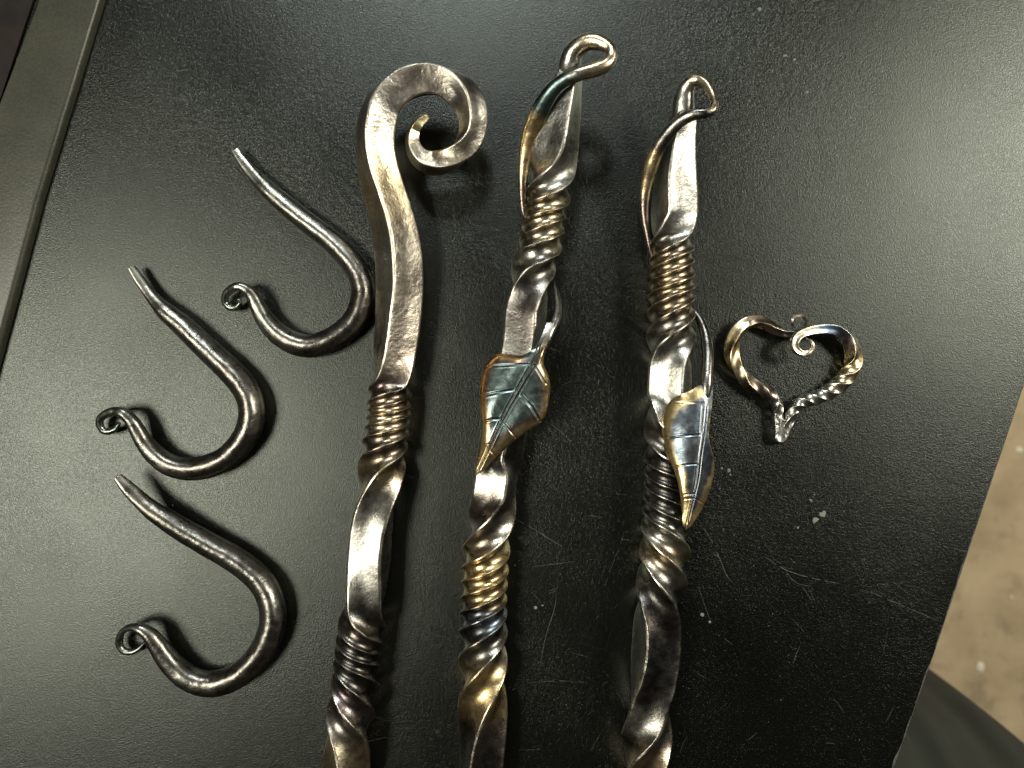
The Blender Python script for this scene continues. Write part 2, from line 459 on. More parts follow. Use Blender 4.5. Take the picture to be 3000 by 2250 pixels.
# ---------------------------------------------------------------- flat bar and what lies left of it
def flat_bar():
    m, t, b = new_mat("grey_green_steel")
    vec = t.nodes.new("ShaderNodeTexCoord").outputs["Object"]
    n = tex_noise(t, 18, 6, 0.65, vec)
    c = ramp(t, n.outputs["Fac"], 0.32, (0.030, 0.030, 0.019), 0.7, (0.058, 0.056, 0.038))
    f = tex_noise(t, 900, 3, 0.6, vec)
    mx = t.nodes.new("ShaderNodeMix"); mx.data_type = 'RGBA'; mx.blend_type = 'MULTIPLY'; mx.inputs[0].default_value = 1
    fr = ramp(t, f.outputs["Fac"], 0.3, 0.8, 0.7, 1.15)
    t.links.new(c.outputs["Color"], mx.inputs[6]); t.links.new(fr.outputs["Color"], mx.inputs[7])
    t.links.new(mx.outputs[2], b.inputs["Base Color"])
    b.inputs["Roughness"].default_value = 0.36; b.inputs["Metallic"].default_value = 0.3
    t.links.new(bump(t, f.outputs["Fac"], 0.3, 0.0002), b.inputs["Normal"])
    # outline on the table: right foot, left edge
    th = 0.0042
    a0 = wp(345, -120); a1 = wp(312, 0); a2 = wp(132, 589); a3 = wp(0, 1085); a4 = wp(-110, 1500)
    lf0 = wp(160, -120, th); lf1 = wp(-100, 560, th); lf2 = wp(-330, 1300, th)
    right = [a0, a1, a2, a3, a4]
    pts = []
    for p, q in zip(right[:-1], right[1:]):
        for i in range(24): pts.append(p + (q - p) * i / 24)
    pts.append(right[-1]); pts = np.array(pts)
    ss = np.linspace(0, 1, len(pts))
    left = np.stack([np.interp(ss, [0, .45, 1], [lf0[c], lf1[c], lf2[c]]) for c in range(2)], 1)
    d = np.gradient(pts[:, :2], axis=0); d /= np.linalg.norm(d, axis=1)[:, None]
    inn = np.stack([d[:, 1], -d[:, 0]], 1)
    if inn[0, 0] > 0: inn = -inn
    prof = [(0.0, 0.0002), (0.0, th - 0.0024)] + [(0.0024 * (1 - math.cos(a)), th - 0.0024 + 0.0024 * math.sin(a)) for a in np.linspace(0, math.pi / 2, 7)[1:]]
    V = []; Fc = []
    rows = len(prof) + 4
    for i in range(len(pts)):
        wob = 0.00012 * noise.noise(Vector((i * .3, 0, 0)))
        for o_, z in prof: V.append((pts[i, 0] + inn[i, 0] * (o_ + wob), pts[i, 1] + inn[i, 1] * (o_ + wob), z))
        a = np.array(V[-1][:2])
        for k, z in ((0.5, th + 0.00006), (0.985, th), (1.0, th - 0.0006), (1.0, 0.0002)):
            V.append((a[0] * (1 - k) + left[i, 0] * k, a[1] * (1 - k) + left[i, 1] * k, z))
    for i in range(len(pts) - 1):
        for r in range(rows):
            a = i * rows + r; b_ = i * rows + (r + 1) % rows
            Fc.append((a, a + rows, b_ + rows, b_))
    Fc.append(tuple(range(rows))); Fc.append(tuple(range((len(pts) - 1) * rows + rows - 1, (len(pts) - 1) * rows - 1, -1)))
    o = mesh_obj("flat_bar", V, Fc, m)
    o["label"] = "flat grey-green steel bar with a rounded edge along the upper left of the table"; o["category"] = "metal bar"
    md = o.modifiers.new("edge", 'EDGE_SPLIT'); md.split_angle = math.radians(50)
flat_bar()

def simple_plane(name, z, x0, x1, y0, y1, mat):
    o = mesh_obj(name, [(x0, y0, z), (x1, y0, z), (x1, y1, z), (x0, y1, z)], [(0, 1, 2, 3)], mat, smooth=False)
    o["kind"] = "structure"; return o
def brown_sheet():
    m, t, b = new_mat("rusty_brown_sheet")
    vec = t.nodes.new("ShaderNodeTexCoord").outputs["Object"]
    n = tex_noise(t, 60, 6, 0.7, vec)
    c = ramp(t, n.outputs["Fac"], 0.3, (0.004, 0.003, 0.002), 0.75, (0.020, 0.011, 0.006))
    t.links.new(c.outputs["Color"], b.inputs["Base Color"]); b.inputs["Roughness"].default_value = 0.55; b.inputs["Specular IOR Level"].default_value = 0.2
    t.links.new(bump(t, n.outputs["Fac"], 0.4, 0.0004), b.inputs["Normal"])
    # a thin rusty sheet lying on the table under the bar's far side
    P = [wp(240, -140), wp(-420, -140), wp(-420, 1300), wp(-200, 1300)]
    V = [(p[0], p[1], 0.0012) for p in P] + [(p[0], p[1], 0.00015) for p in P]
    V[0] = V[0][:2] + (0.0012,)
    for i in (0, 4): V[i] = (wp(150, -140)[0], V[i][1], V[i][2])
    for i in (3, 7): V[i] = (wp(-330, 1300)[0], V[i][1], V[i][2])
    o = mesh_obj("rusty_sheet", V, [(0, 1, 2, 3), (7, 6, 5, 4), (0, 4, 5, 1), (1, 5, 6, 2), (2, 6, 7, 3), (3, 7, 4, 0)], m, smooth=False)
    o["label"] = "dark rust-brown sheet in the top left corner beyond the grey-green bar"; o["category"] = "metal sheet"
brown_sheet()

def floor():
    m, t, b = new_mat("beige_concrete")
    vec = t.nodes.new("ShaderNodeTexCoord").outputs["Object"]
    n = tex_noise(t, 9, 6, 0.6, vec)
    c = ramp(t, n.outputs["Fac"], 0.3, (0.38, 0.275, 0.15), 0.66, (0.60, 0.45, 0.26))
    n2 = tex_noise(t, 20, 3, 0.6, vec)
    r2 = ramp(t, n2.outputs["Fac"], 0.33, 0.66, 0.48, 1.0)
    mx = t.nodes.new("ShaderNodeMix"); mx.data_type = 'RGBA'; mx.blend_type = 'MULTIPLY'; mx.inputs[0].default_value = 0.8
    t.links.new(c.outputs["Color"], mx.inputs[6]); t.links.new(r2.outputs["Color"], mx.inputs[7])
    t.links.new(mx.outputs[2], b.inputs["Base Color"]); b.inputs["Roughness"].default_value = 0.75
    t.links.new(bump(t, n.outputs["Fac"], 0.3, 0.004), b.inputs["Normal"])
    simple_plane("floor", -0.85, -3, 3, -3, 3, m)
    # pale chips on the concrete
    m2, t2, b2 = new_mat("pale_chip"); b2.inputs["Base Color"].default_value = (0.8, 0.72, 0.52, 1); b2.inputs["Roughness"].default_value = 0.8
    V = []; Fc = []
    for px, py, r, e in ((2871, 1954, 12, 1.35), (2985, 1318, 12, .7), (2960, 1750, 5, 1)):
        k_ = (H + 0.85) / F
        cx, cy = (px - 1500) * k_, -(py - 1125) * k_; base = len(V); V.append((cx, cy, -0.844))
        for i in range(12):
            a = i * math.pi / 6; V.append((cx + r * k_ * math.cos(a), cy + r * k_ * math.sin(a) * e, -0.849))
        for i in range(12): Fc.append((base, base + 1 + i, base + 1 + (i + 1) % 12))
    o = mesh_obj("pale_chips", V, Fc, m2); o["kind"] = "stuff"; o["label"] = "pale chips lying on the beige concrete floor"
floor()

# ---------------------------------------------------------------- person standing at the table corner
def person():
    t = thing("person", "person in dark olive clothing beside the table, a rounded part showing at lower right", "person", (0.30, -0.48, -0.85))
    m, tt, b = new_mat("dark_olive_cloth")
    vec = tt.nodes.new("ShaderNodeTexCoord").outputs["Object"]
    n = tex_noise(tt, 7, 3, 0.5, vec)
    c = ramp(tt, n.outputs["Fac"], 0.3, (0.010, 0.011, 0.006), 0.7, (0.026, 0.028, 0.016))
    tt.links.new(c.outputs["Color"], b.inputs["Base Color"]); b.inputs["Roughness"].default_value = 0.9
    wv = tex_noise(tt, 2200, 2, 0.5, vec)
    wr = t_w = tt.nodes.new("ShaderNodeTexWave"); wr.inputs["Scale"].default_value = 5; wr.inputs["Distortion"].default_value = 6
    tt.links.new(vec, wr.inputs["Vector"])
    n1 = bump(tt, wr.outputs["Fac"], 0.8, 0.02)
    tt.links.new(bump(tt, wv.outputs["Fac"], 0.3, 0.0004, n1), b.inputs["Normal"])
    rings = [(0.17, .25, -.57, .155, .10), (0.08, .25, -.55, .165, .12), (0.0, .245, -.52, .185, .15), (-.08, .24, -.49, .21, .19), (-.16, .232, -.465, .232, .222),
             (-.24, .226, -.452, .243, .240), (-.33, .224, -.45, .248, .246), (-.42, .224, -.45, .247, .243), (-.50, .224, -.45, .243, .235), (-.505, .224, -.45, .225, .215), (-.40, .224, -.45, .16, .15)]
    K = 96; V = []; Fc = []
    for z, x, y, rx, ry in rings:
        for k in range(K):
            a = k * 2 * math.pi / K
            f = 1 + 0.035 * noise.noise(Vector((math.cos(a) * 1.5, math.sin(a) * 1.5, z * 26))) + 0.03 * noise.noise(Vector((math.cos(a) * 2.4, math.sin(a) * 2.4, z * 5))) + 0.012 * noise.noise(Vector((math.cos(a) * 7, math.sin(a) * 7, z * 9)))
            V.append((x + rx * f * math.cos(a), y + ry * f * math.sin(a), z))
    for i in range(len(rings) - 1):
        for k in range(K):
            p = i * K + k; q = i * K + (k + 1) % K; Fc.append((p, p + K, q + K, q))
    Fc.append(tuple(range(K)))
    o = mesh_obj("coat", V, Fc, m, t)
    su = o.modifiers.new("sub", 'SUBSURF'); su.levels = 1; su.render_levels = 2
    V = []; Fc = []; K = 24
    for x in (.17, .38):                          # trouser legs, joined at the crotch inside the coat
        b0 = len(V); xs = .12 if x < .2 else .33
        for z, rr in ((-.36, .085), (-.46, .082), (-.56, .072), (-.66, .064), (-.76, .060), (-.80, .062)):
            for k in range(K):
                a = k * 2 * math.pi / K
                V.append((xs + (x - xs) * (-.36 - z) / .44 + rr * math.cos(a), -.43 + rr * math.sin(a), z))
        for i in range(5):
            for k in range(K):
                p = b0 + i * K + k; q = b0 + i * K + (k + 1) % K; Fc.append((p, p + K, q + K, q))
    mesh_obj("trousers", V, Fc, m, t)
    m2, t2, b2 = new_mat("dark_boot_leather"); b2.inputs["Base Color"].default_value = (0.02, 0.015, 0.01, 1); b2.inputs["Roughness"].default_value = 0.5
    for x in (0.17, 0.38):
        V = []; Fc = []; K = 20; rows = [(0.0, 1.0), (0.02, 1.02), (0.05, .95), (0.075, .72), (0.09, .4)]
        for z, s in rows:
            for k in range(K):
                a = k * 2 * math.pi / K
                V.append((x + 0.048 * s * math.cos(a), -0.41 + (0.14 * s if math.sin(a) > 0 else 0.12) * math.sin(a), -0.848 + z))
        for r in range(len(rows) - 1):
            for k in range(K):
                a = r * K + k; b_ = r * K + (k + 1) % K; Fc.append((a, b_, b_ + K, a + K))
        Fc.append(tuple(range((len(rows) - 1) * K, len(rows) * K))); Fc.append(tuple(range(K - 1, -1, -1)))
        mesh_obj("boot", V, Fc, m2, t)
person()

# ---------------------------------------------------------------- poker with the scroll
def poker_scroll():
    t = thing("fire_poker", "forged square iron poker ending in one open round scroll, leftmost of the three long bars", "fire poker", W(1165, 962, 0), "twisted iron pokers")
    pts = [(1253, 341, 16, 9, 60), (1243, 346, 16, 14, 60), (1226, 361, 16, 17, 58), (1212, 386, 15, 20, 60), (1208, 415, 15, 23, 63), (1216, 443, 15, 27, 70),
           (1236, 467, 15, 31, 76), (1266, 478, 15, 35, 78), (1303, 473, 16, 37, 68), (1338, 453, 17, 38, 50), (1366, 424, 18, 40, 32),
           (1383, 385, 19, 40, 16), (1386, 345, 20, 43, 9), (1374, 303, 21, 47, -4), (1343, 264, 22, 51, -26), (1299, 239, 22, 54, -43),
           (1250, 232, 22, 57, -50), (1200, 242, 22, 59, -50), (1158, 267, 22, 60, -45), (1122, 306, 21.5, 61, -36), (1103, 360, 21, 61, -28),
           (1098, 418, 20, 61, -24), (1108, 498, 18.5, 62, -18), (1126, 564, 17, 63, -13), (1146, 630, 15.5, 65, -12), (1160, 697, 14, 68, -11),
           (1168, 763, 13, 70, -12), (1170, 829, 12, 70, -12), (1168, 896, 11.2, 70, -16), (1164, 962, 10.8, 68, -20), (1156, 1028, 10.5, 66, -22),
           (1150, 1095, 10.3, 65), (1142, 1154, 10.2, 64), (1139, 1208, 10.2, 65), (1133, 1263, 10.2, 65), (1126, 1317, 10.2, 68), (1118, 1371, 10.2, 69),
           (1110, 1430, 10.2, 69), (1096, 1500, 10.2, 69), (1088, 1560, 10.2, 68), (1081, 1650, 10.2, 68), (1073, 1740, 10.2, 68), (1061, 1825, 10, 69), (1050, 1901, 10, 68),
           (1042, 1976, 10, 68), (1033, 2051, 10, 70), (1024, 2127, 10, 71), (1018, 2202, 10, 71), (1014, 2250, 10, 71), (1000, 2400, 10, 71), (985, 2550, 10, 71)]
    ph = [(1095, -36), (1134, -56), (1150, -90), (1185, -180), (1208, -270), (1231, -360), (1261, -450), (1299, -540), (1369, -630), (1433, -662), (1484, -677),
          (1556, -690), (1628, -694), (1700, -687), (1765, -677), (1800, -662), (1834, -630), (1880, -540), (1913, -450), (1947, -360), (2003, -270), (2090, -180), (2142, -138),
          (2202, -113), (2250, -103), (2400, -90), (2550, -88)]
    s = Sweep(pts, phi_y=ph, conc=0.13, rough=0.05, seed=1)
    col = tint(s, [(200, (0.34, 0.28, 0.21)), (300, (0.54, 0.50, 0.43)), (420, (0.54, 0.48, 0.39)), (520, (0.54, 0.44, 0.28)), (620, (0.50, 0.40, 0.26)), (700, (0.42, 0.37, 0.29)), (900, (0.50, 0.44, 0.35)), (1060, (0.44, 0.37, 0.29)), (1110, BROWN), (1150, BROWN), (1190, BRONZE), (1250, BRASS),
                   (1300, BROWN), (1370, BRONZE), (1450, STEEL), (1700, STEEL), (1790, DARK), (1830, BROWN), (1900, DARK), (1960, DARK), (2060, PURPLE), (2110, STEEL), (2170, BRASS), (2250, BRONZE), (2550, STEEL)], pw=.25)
    i_tip = 0; a = s.i_at(560); b = s.i_at(1115); c = s.i_at(1400); d = s.i_at(1785); e = s.i_at(2110)
    # golden curl end
    arc = s.t / s.t[-1]
    for i in range(s.n):
        if s.t[i] < 110:
            k = min(1, (110 - s.t[i]) / 45); col[i] = col[i] * (1 - k) + np.array((0.80, 0.68, 0.40)) * k
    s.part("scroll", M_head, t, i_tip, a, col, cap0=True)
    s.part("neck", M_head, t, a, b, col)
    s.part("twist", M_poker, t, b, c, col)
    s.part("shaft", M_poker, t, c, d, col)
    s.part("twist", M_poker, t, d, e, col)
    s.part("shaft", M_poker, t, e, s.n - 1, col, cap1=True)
poker_scroll()

# ---------------------------------------------------------------- leaves
def seg_dist(X, Y, poly):
    best = np.full(X.shape, 1e9)
    for (x0, y0), (x1, y1) in zip(poly[:-1], poly[1:]):
        dx, dy = x1 - x0, y1 - y0; L = dx * dx + dy * dy
        k = np.clip(((X - x0) * dx + (Y - y0) * dy) / L, 0, 1)
        best = np.minimum(best, np.hypot(X - x0 - k * dx, Y - y0 - k * dy))
    return best
def resample(poly, n, smooth=True):
    P = np.array(poly, float); d = np.concatenate([[0], np.cumsum(np.hypot(*np.diff(P, axis=0).T))])
    s = np.linspace(0, d[-1], n)
    return np.stack([catmull(d, P[:, 0], s), catmull(d, P[:, 1], s)], 1)
def leaf(parent, mid, left, right, veins, height, tintf, rib, name="leaf", nu=64, nv=250):
    M = resample(mid, nv); L = resample(left, nv); R = resample(right, nv)
    u = np.linspace(-1, 1, 2 * nu + 1)
    X = np.zeros((nv, len(u))); Y = np.zeros_like(X)
    for j, uu in enumerate(u):
        E_ = L if uu < 0 else R; k = abs(uu) ** 0.95
        X[:, j] = M[:, 0] * (1 - k) + E_[:, 0] * k; Y[:, j] = M[:, 1] * (1 - k) + E_[:, 1] * k
    vv = np.linspace(0, 1, nv)[:, None] * np.ones_like(X)
    dl = seg_dist(X, Y, [tuple(p) for p in L[::4]] + [tuple(L[-1])]); dr = seg_dist(X, Y, [tuple(p) for p in R[::4]] + [tuple(R[-1])])
    de = np.minimum(dl, dr)
    dm = seg_dist(X, Y, [tuple(p) for p in M[::2]] + [tuple(M[-1])])
    Z = height(vv, u[None, :] * np.ones_like(X), dm, de, X, Y)
    # struck veins: a V cut with slightly raised lips
    def cut(d, wd, dep): wd = wd * .8; return -dep * np.exp(-(d / wd) ** 2) + dep * 0.22 * np.exp(-((d - wd * 2.0) / wd) ** 2)
    for poly, wd, dep in veins:
        Z = Z + cut(seg_dist(X, Y, poly), wd, dep * .62 * MM)
    for off, wd, dep in rib:
        o = off(vv)
        Z = Z + cut(np.abs(dm - o), wd, dep * .7 * MM) * sm(vv, .13, .22) * (1 - sm(vv, .9, .99))
    nzv = np.zeros_like(Z)
    for i in range(nv):
        for j in range(len(u)):
            nzv[i, j] = noise.noise(Vector((X[i, j] * .05, Y[i, j] * .05, 2))) * .05 + noise.noise(Vector((X[i, j] * .16, Y[i, j] * .16, 2))) * .012
    Z = Z + nzv * MM
    col = tintf(vv, u[None, :] * np.ones_like(X), dl, dr, dm, X, Y, nzv)
    k = (H - Z) / F
    V = np.stack([(X - 1500) * k, -(Y - 1125) * k, Z], 2).reshape(-1, 3)
    c = len(u); Fc = []
    for i in range(nv - 1):
        for j in range(c - 1):
            a = i * c + j; Fc.append((a, a + c, a + c + 1, a + 1))
    o = mesh_obj(name, V, Fc, M_leaf, parent, cols=col.reshape(-1, 3))
    so = o.modifiers.new("thick", 'SOLIDIFY'); so.thickness = 0.0011; so.offset = -1
    return o
def mixc(a, b, k): return a * (1 - k[..., None]) + b * k[..., None]
def z4(pts): return [(1250 + x / 2.0733, 950 + y / 2.0733) for x, y in pts]
def z7(pts): return [(1750 + x / 2.211, 950 + y / 2.211) for x, y in pts]
sm = lambda x, a, b: np.clip((x - a) / (b - a), 0, 1) ** 2 * (3 - 2 * np.clip((x - a) / (b - a), 0, 1))

# ---------------------------------------------------------------- poker with the wide leaf
def z3(x, y, h, w_, ph=None): return (1350 + x / 1.58, 50 + y / 1.58, h, w_ / 1.58 / 2, ph)
def z6(x, y, h, w_, ph=None): return (1800 + x / 2.0, 170 + y / 2.0, h, w_ / 2.0 / 2, ph)
def split_poker(t, s, col, cuts):
    names = ["neck", "twist", "shaft", "twist", "shaft"]
    idx = [0] + [s.i_at(y) for y in cuts] + [s.n - 1]
    for k, nm in enumerate(names):
        s.part(nm, M_head if nm == "neck" else M_poker, t, idx[k], idx[k + 1], col, cap0=(k == 0), cap1=(k == 4))
def poker_wide_leaf():
    t = thing("fire_poker", "middle twisted iron poker with a round eye and a broad teal leaf edged in gold", "fire poker", W(1445, 1500, 0), "twisted iron pokers")
    bar = [(1672, 206, 25.5, 34, 22), (1668, 228, 25, 42, 24), (1661, 262, 24, 47, 22), (1653, 303, 22.5, 54, 20), (1640, 366, 20, 63, 20), (1629, 430, 18, 69, 17),
           (1620, 493, 16, 68), (1610, 556, 14.5, 67), (1596, 627, 13, 64), (1591, 669, 12.5, 63), (1585, 711, 12, 63), (1573, 753, 11.7, 65), (1561, 795, 11.3, 65), (1551, 866, 11, 65), (1541, 917, 11, 66), (1535, 980, 11, 66),
           (1517, 1090, 10.8, 66), (1490, 1210, 10.6, 67), (1464, 1336, 10.5, 68), (1450, 1432, 10.5, 69), (1442, 1505, 10.5, 69), (1429, 1580, 10.4, 69), (1421, 1672, 10.4, 69), (1417, 1745, 10.4, 69), (1416, 1817, 10.4, 70),
           (1415, 1889, 10.4, 71), (1414, 1997, 10.3, 73), (1414, 2133, 10.3, 72), (1409, 2250, 10.3, 71), (1402, 2400, 10.3, 71), (1396, 2550, 10.3, 71)]
    ph = [(487, 0), (530, -32), (578, -90), (628, -180), (670, -270), (718, -360), (783, -450), (830, -487), (866, -505), (917, -515), (980, -512), (1100, -512), (1250, -522), (1336, -532), (1394, -512), (1440, -513), (1505, -540), (1560, -577),
          (1612, -630), (1670, -720), (1710, -810), (1755, -900), (1796, -990), (1851, -1080), (1935, -1170), (2087, -1260), (2160, -1278), (2250, -1288), (2400, -1296), (2550, -1300)]
    s = Sweep(bar, phi_y=ph, conc=0.15, rough=0.04, seed=5)
    col = tint(s, [(150, STEEL), (240, PALE), (420, DARK), (480, STEEL), (540, PALE), (580, BRASS), (680, BRASS), (740, STEEL), (810, STEEL), (880, (0.15, 0.137, 0.122)), (1020, DARK), (1336, DARK), (1400, STEEL), (1480, BROWN), (1540, STEEL), (1590, BRASS), (1640, GOLD), (1740, GOLD),  # shade put into the tint above the leaf, where the lamp reflects too brightly
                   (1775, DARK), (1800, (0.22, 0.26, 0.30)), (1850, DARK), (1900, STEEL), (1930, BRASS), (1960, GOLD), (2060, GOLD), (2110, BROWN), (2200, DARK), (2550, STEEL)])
    split_poker(t, s, col, [545, 815, 1540, 1960])
    # eye: the drawn-out rod that loops back over the bar
    rod = [z3(502, 262, 24.5, 100), z3(507, 215, 26.5, 102), z3(520, 168, 28.5, 92), z3(545, 137, 30, 82), z3(580, 117, 31, 78), z3(622, 114, 32, 74), z3(661, 127, 33, 64), z3(692, 152, 34, 54), z3(696, 188, 34.5, 55),
           z3(672, 220, 35, 62), z3(630, 240, 35, 66), z3(560, 260, 35, 62), z3(490, 287, 33.5, 66), z3(434, 330, 31, 72), z3(392, 388, 28, 80), z3(356, 458, 24.5, 86), z3(327, 530, 21, 80), z3(305, 610, 18, 66),
           z3(292, 690, 16, 52), z3(287, 770, 14.5, 44), z3(288, 850, 13, 38), z3(296, 915, 12, 31), z3(312, 960, 10, 24)]
    r = Sweep(rod, kind='round', rough=0.07, seed=8, flat=[(0, 1, 1), (0.5, 1, 1), (0.7, 1, .75), (0.85, 1, .9), (1, 1, 1)])
    rc = tint(r, [(0, STEEL), (0.06, PALE), (0.14, BRASS), (0.33, BRASS), (0.40, STEEL), (0.45, TEAL), (0.58, TEAL), (0.615, (0.95, 0.72, 0.36)), (0.80, (0.90, 0.68, 0.34)), (0.86, BROWN), (1, BROWN)], y=False, pw=0.2)
    r.part("eye", M_poker, t, 0, r.n - 1, rc, cap0=True, cap1=True)
    v = [(1600, 800, 7, 5), (1618, 826, 8.5, 7), (1630, 868, 12, 10), (1634, 908, 15.5, 12), (1626, 944, 18.5, 13), (1612, 972, 20.5, 13), (1603, 996, 21.0, 12), (1595, 1022, 20.5, 8)]
    vs = Sweep(v, kind='round', rough=0.05, seed=3)
    vc = tint(vs, [(0, DARK), (0.7, STEEL), (0.85, PALE), (1, TEAL)], y=False, pw=0.4)
    vs.part("tendril", M_poker, t, 0, vs.n - 1, vc, cap0=True, cap1=True)
    mid = z4([(752, -10), (730, 50), (708, 100), (690, 150), (672, 200), (648, 245), (605, 320), (560, 400), (500, 505), (442, 615), (382, 745), (334, 850), (300, 922)])
    left = z4([(730, -12), (707, 50), (684, 100), (660, 135), (622, 168), (575, 190), (525, 190), (480, 183), (432, 180), (388, 212), (350, 266), (331, 340), (323, 450), (330, 560), (337, 640), (332, 710), (324, 770), (308, 850), (300, 922)])
    right = z4([(776, -8), (754, 50), (738, 100), (722, 160), (711, 240), (735, 300), (750, 360), (745, 450), (727, 540), (695, 600), (622, 642), (560, 690), (500, 737), (440, 790), (392, 840), (350, 882), (300, 922)])
    V = [(z4([(635, 242), (500, 247), (395, 252), (338, 268)]), 3.0, .55), (z4([(530, 400), (430, 414), (322, 438)]), 3.6, .6), (z4([(452, 575), (400, 578), (338, 592)]), 3.6, .6),
         (z4([(375, 728), (325, 738)]), 3.6, .55), (z4([(652, 250), (680, 290), (722, 362)]), 3.0, .5), (z4([(572, 430), (635, 500), (690, 592)]), 3.8, .65), (z4([(470, 602), (505, 645), (548, 694)]), 3.0, .45),
         (z4([(388, 768), (408, 790), (432, 822)]), 3.4, .5)]
    def height(v, u, dm, de, X, Y):
        base = pchip([0, .1, .2, .5, .85, 1], [23.6, 25.0, 24.8, 24.0, 22.6, 21.6], v.ravel()).reshape(v.shape)
        a = np.where(u < 0, 0.00024, 0.00017)
        z = base - a * dm ** 2
        z += 0.45 * np.exp(-((dm - 45) / 26.0) ** 2) * sm(v, .15, .35) * (1 - sm(v, .7, .9))          # swelling either side of the rib
        z -= 2.2 * np.exp(-(de / 9.0)) * sm(v, .12, .22) * (1 - sm(v, .85, 1))
        z += .5 * np.sin(v * 13) * (1 - np.exp(-dm / 50))
        return z * MM
    def tf(v, u, dl, dr, dm, X, Y, nz_):
        w1 = 13 + 110 * nz_ + 7 * sm(v, .5, .9); w2 = 11 + 150 * nz_ + 12 * sm(v, .45, .7)
        c = np.ones(X.shape + (3,)) * np.array((0.125, 0.172, 0.160))
        c = mixc(c, np.array((0.24, 0.295, 0.28)), np.clip(nz_ * 11 + .3, 0, 1))
        kl = 1 - sm(dl, w1 - 6, w1 + 9); kr = 1 - sm(dr, w2 - 6, w2 + 12)
        bl = np.where(u < 0, np.exp(-((dl - w1 - 7) / 7.0) ** 2), np.exp(-((dr - w2 - 9) / 9.0) ** 2)) * sm(v, .2, .3)
        c = mixc(c, np.array((0.24, 0.16, 0.13)), bl * .65)
        edge = np.where((u < 0)[..., None], np.array((0.80, 0.43, 0.16)), np.array((0.80, 0.58, 0.27)))
        edge = mixc(edge, np.array((0.90, 0.70, 0.36)), sm(v, .55, .8))
        k = np.where(u < 0, kl * sm(v, .22, .30), kr * sm(v, .0, .06) * .85)
        k = np.maximum(k, sm(v, .90, .94)) * .95
        c = mixc(c, edge, k)
        c = mixc(c, np.array((0.50, 0.48, 0.42)), (1 - sm(v, .02, .22)) * .9)
        rb = np.exp(-(dm / 5.0) ** 2) * .6 * sm(v, .12, .2)
        c = mixc(c, np.array((0.09, 0.072, 0.070)), rb * 1.3)
        return c
    rib = [(lambda v: 7.5 * (1 - v) + 1.8, 2.6, .55)]
    leaf(t, mid, left, right, V, height, tf, rib)
poker_wide_leaf()

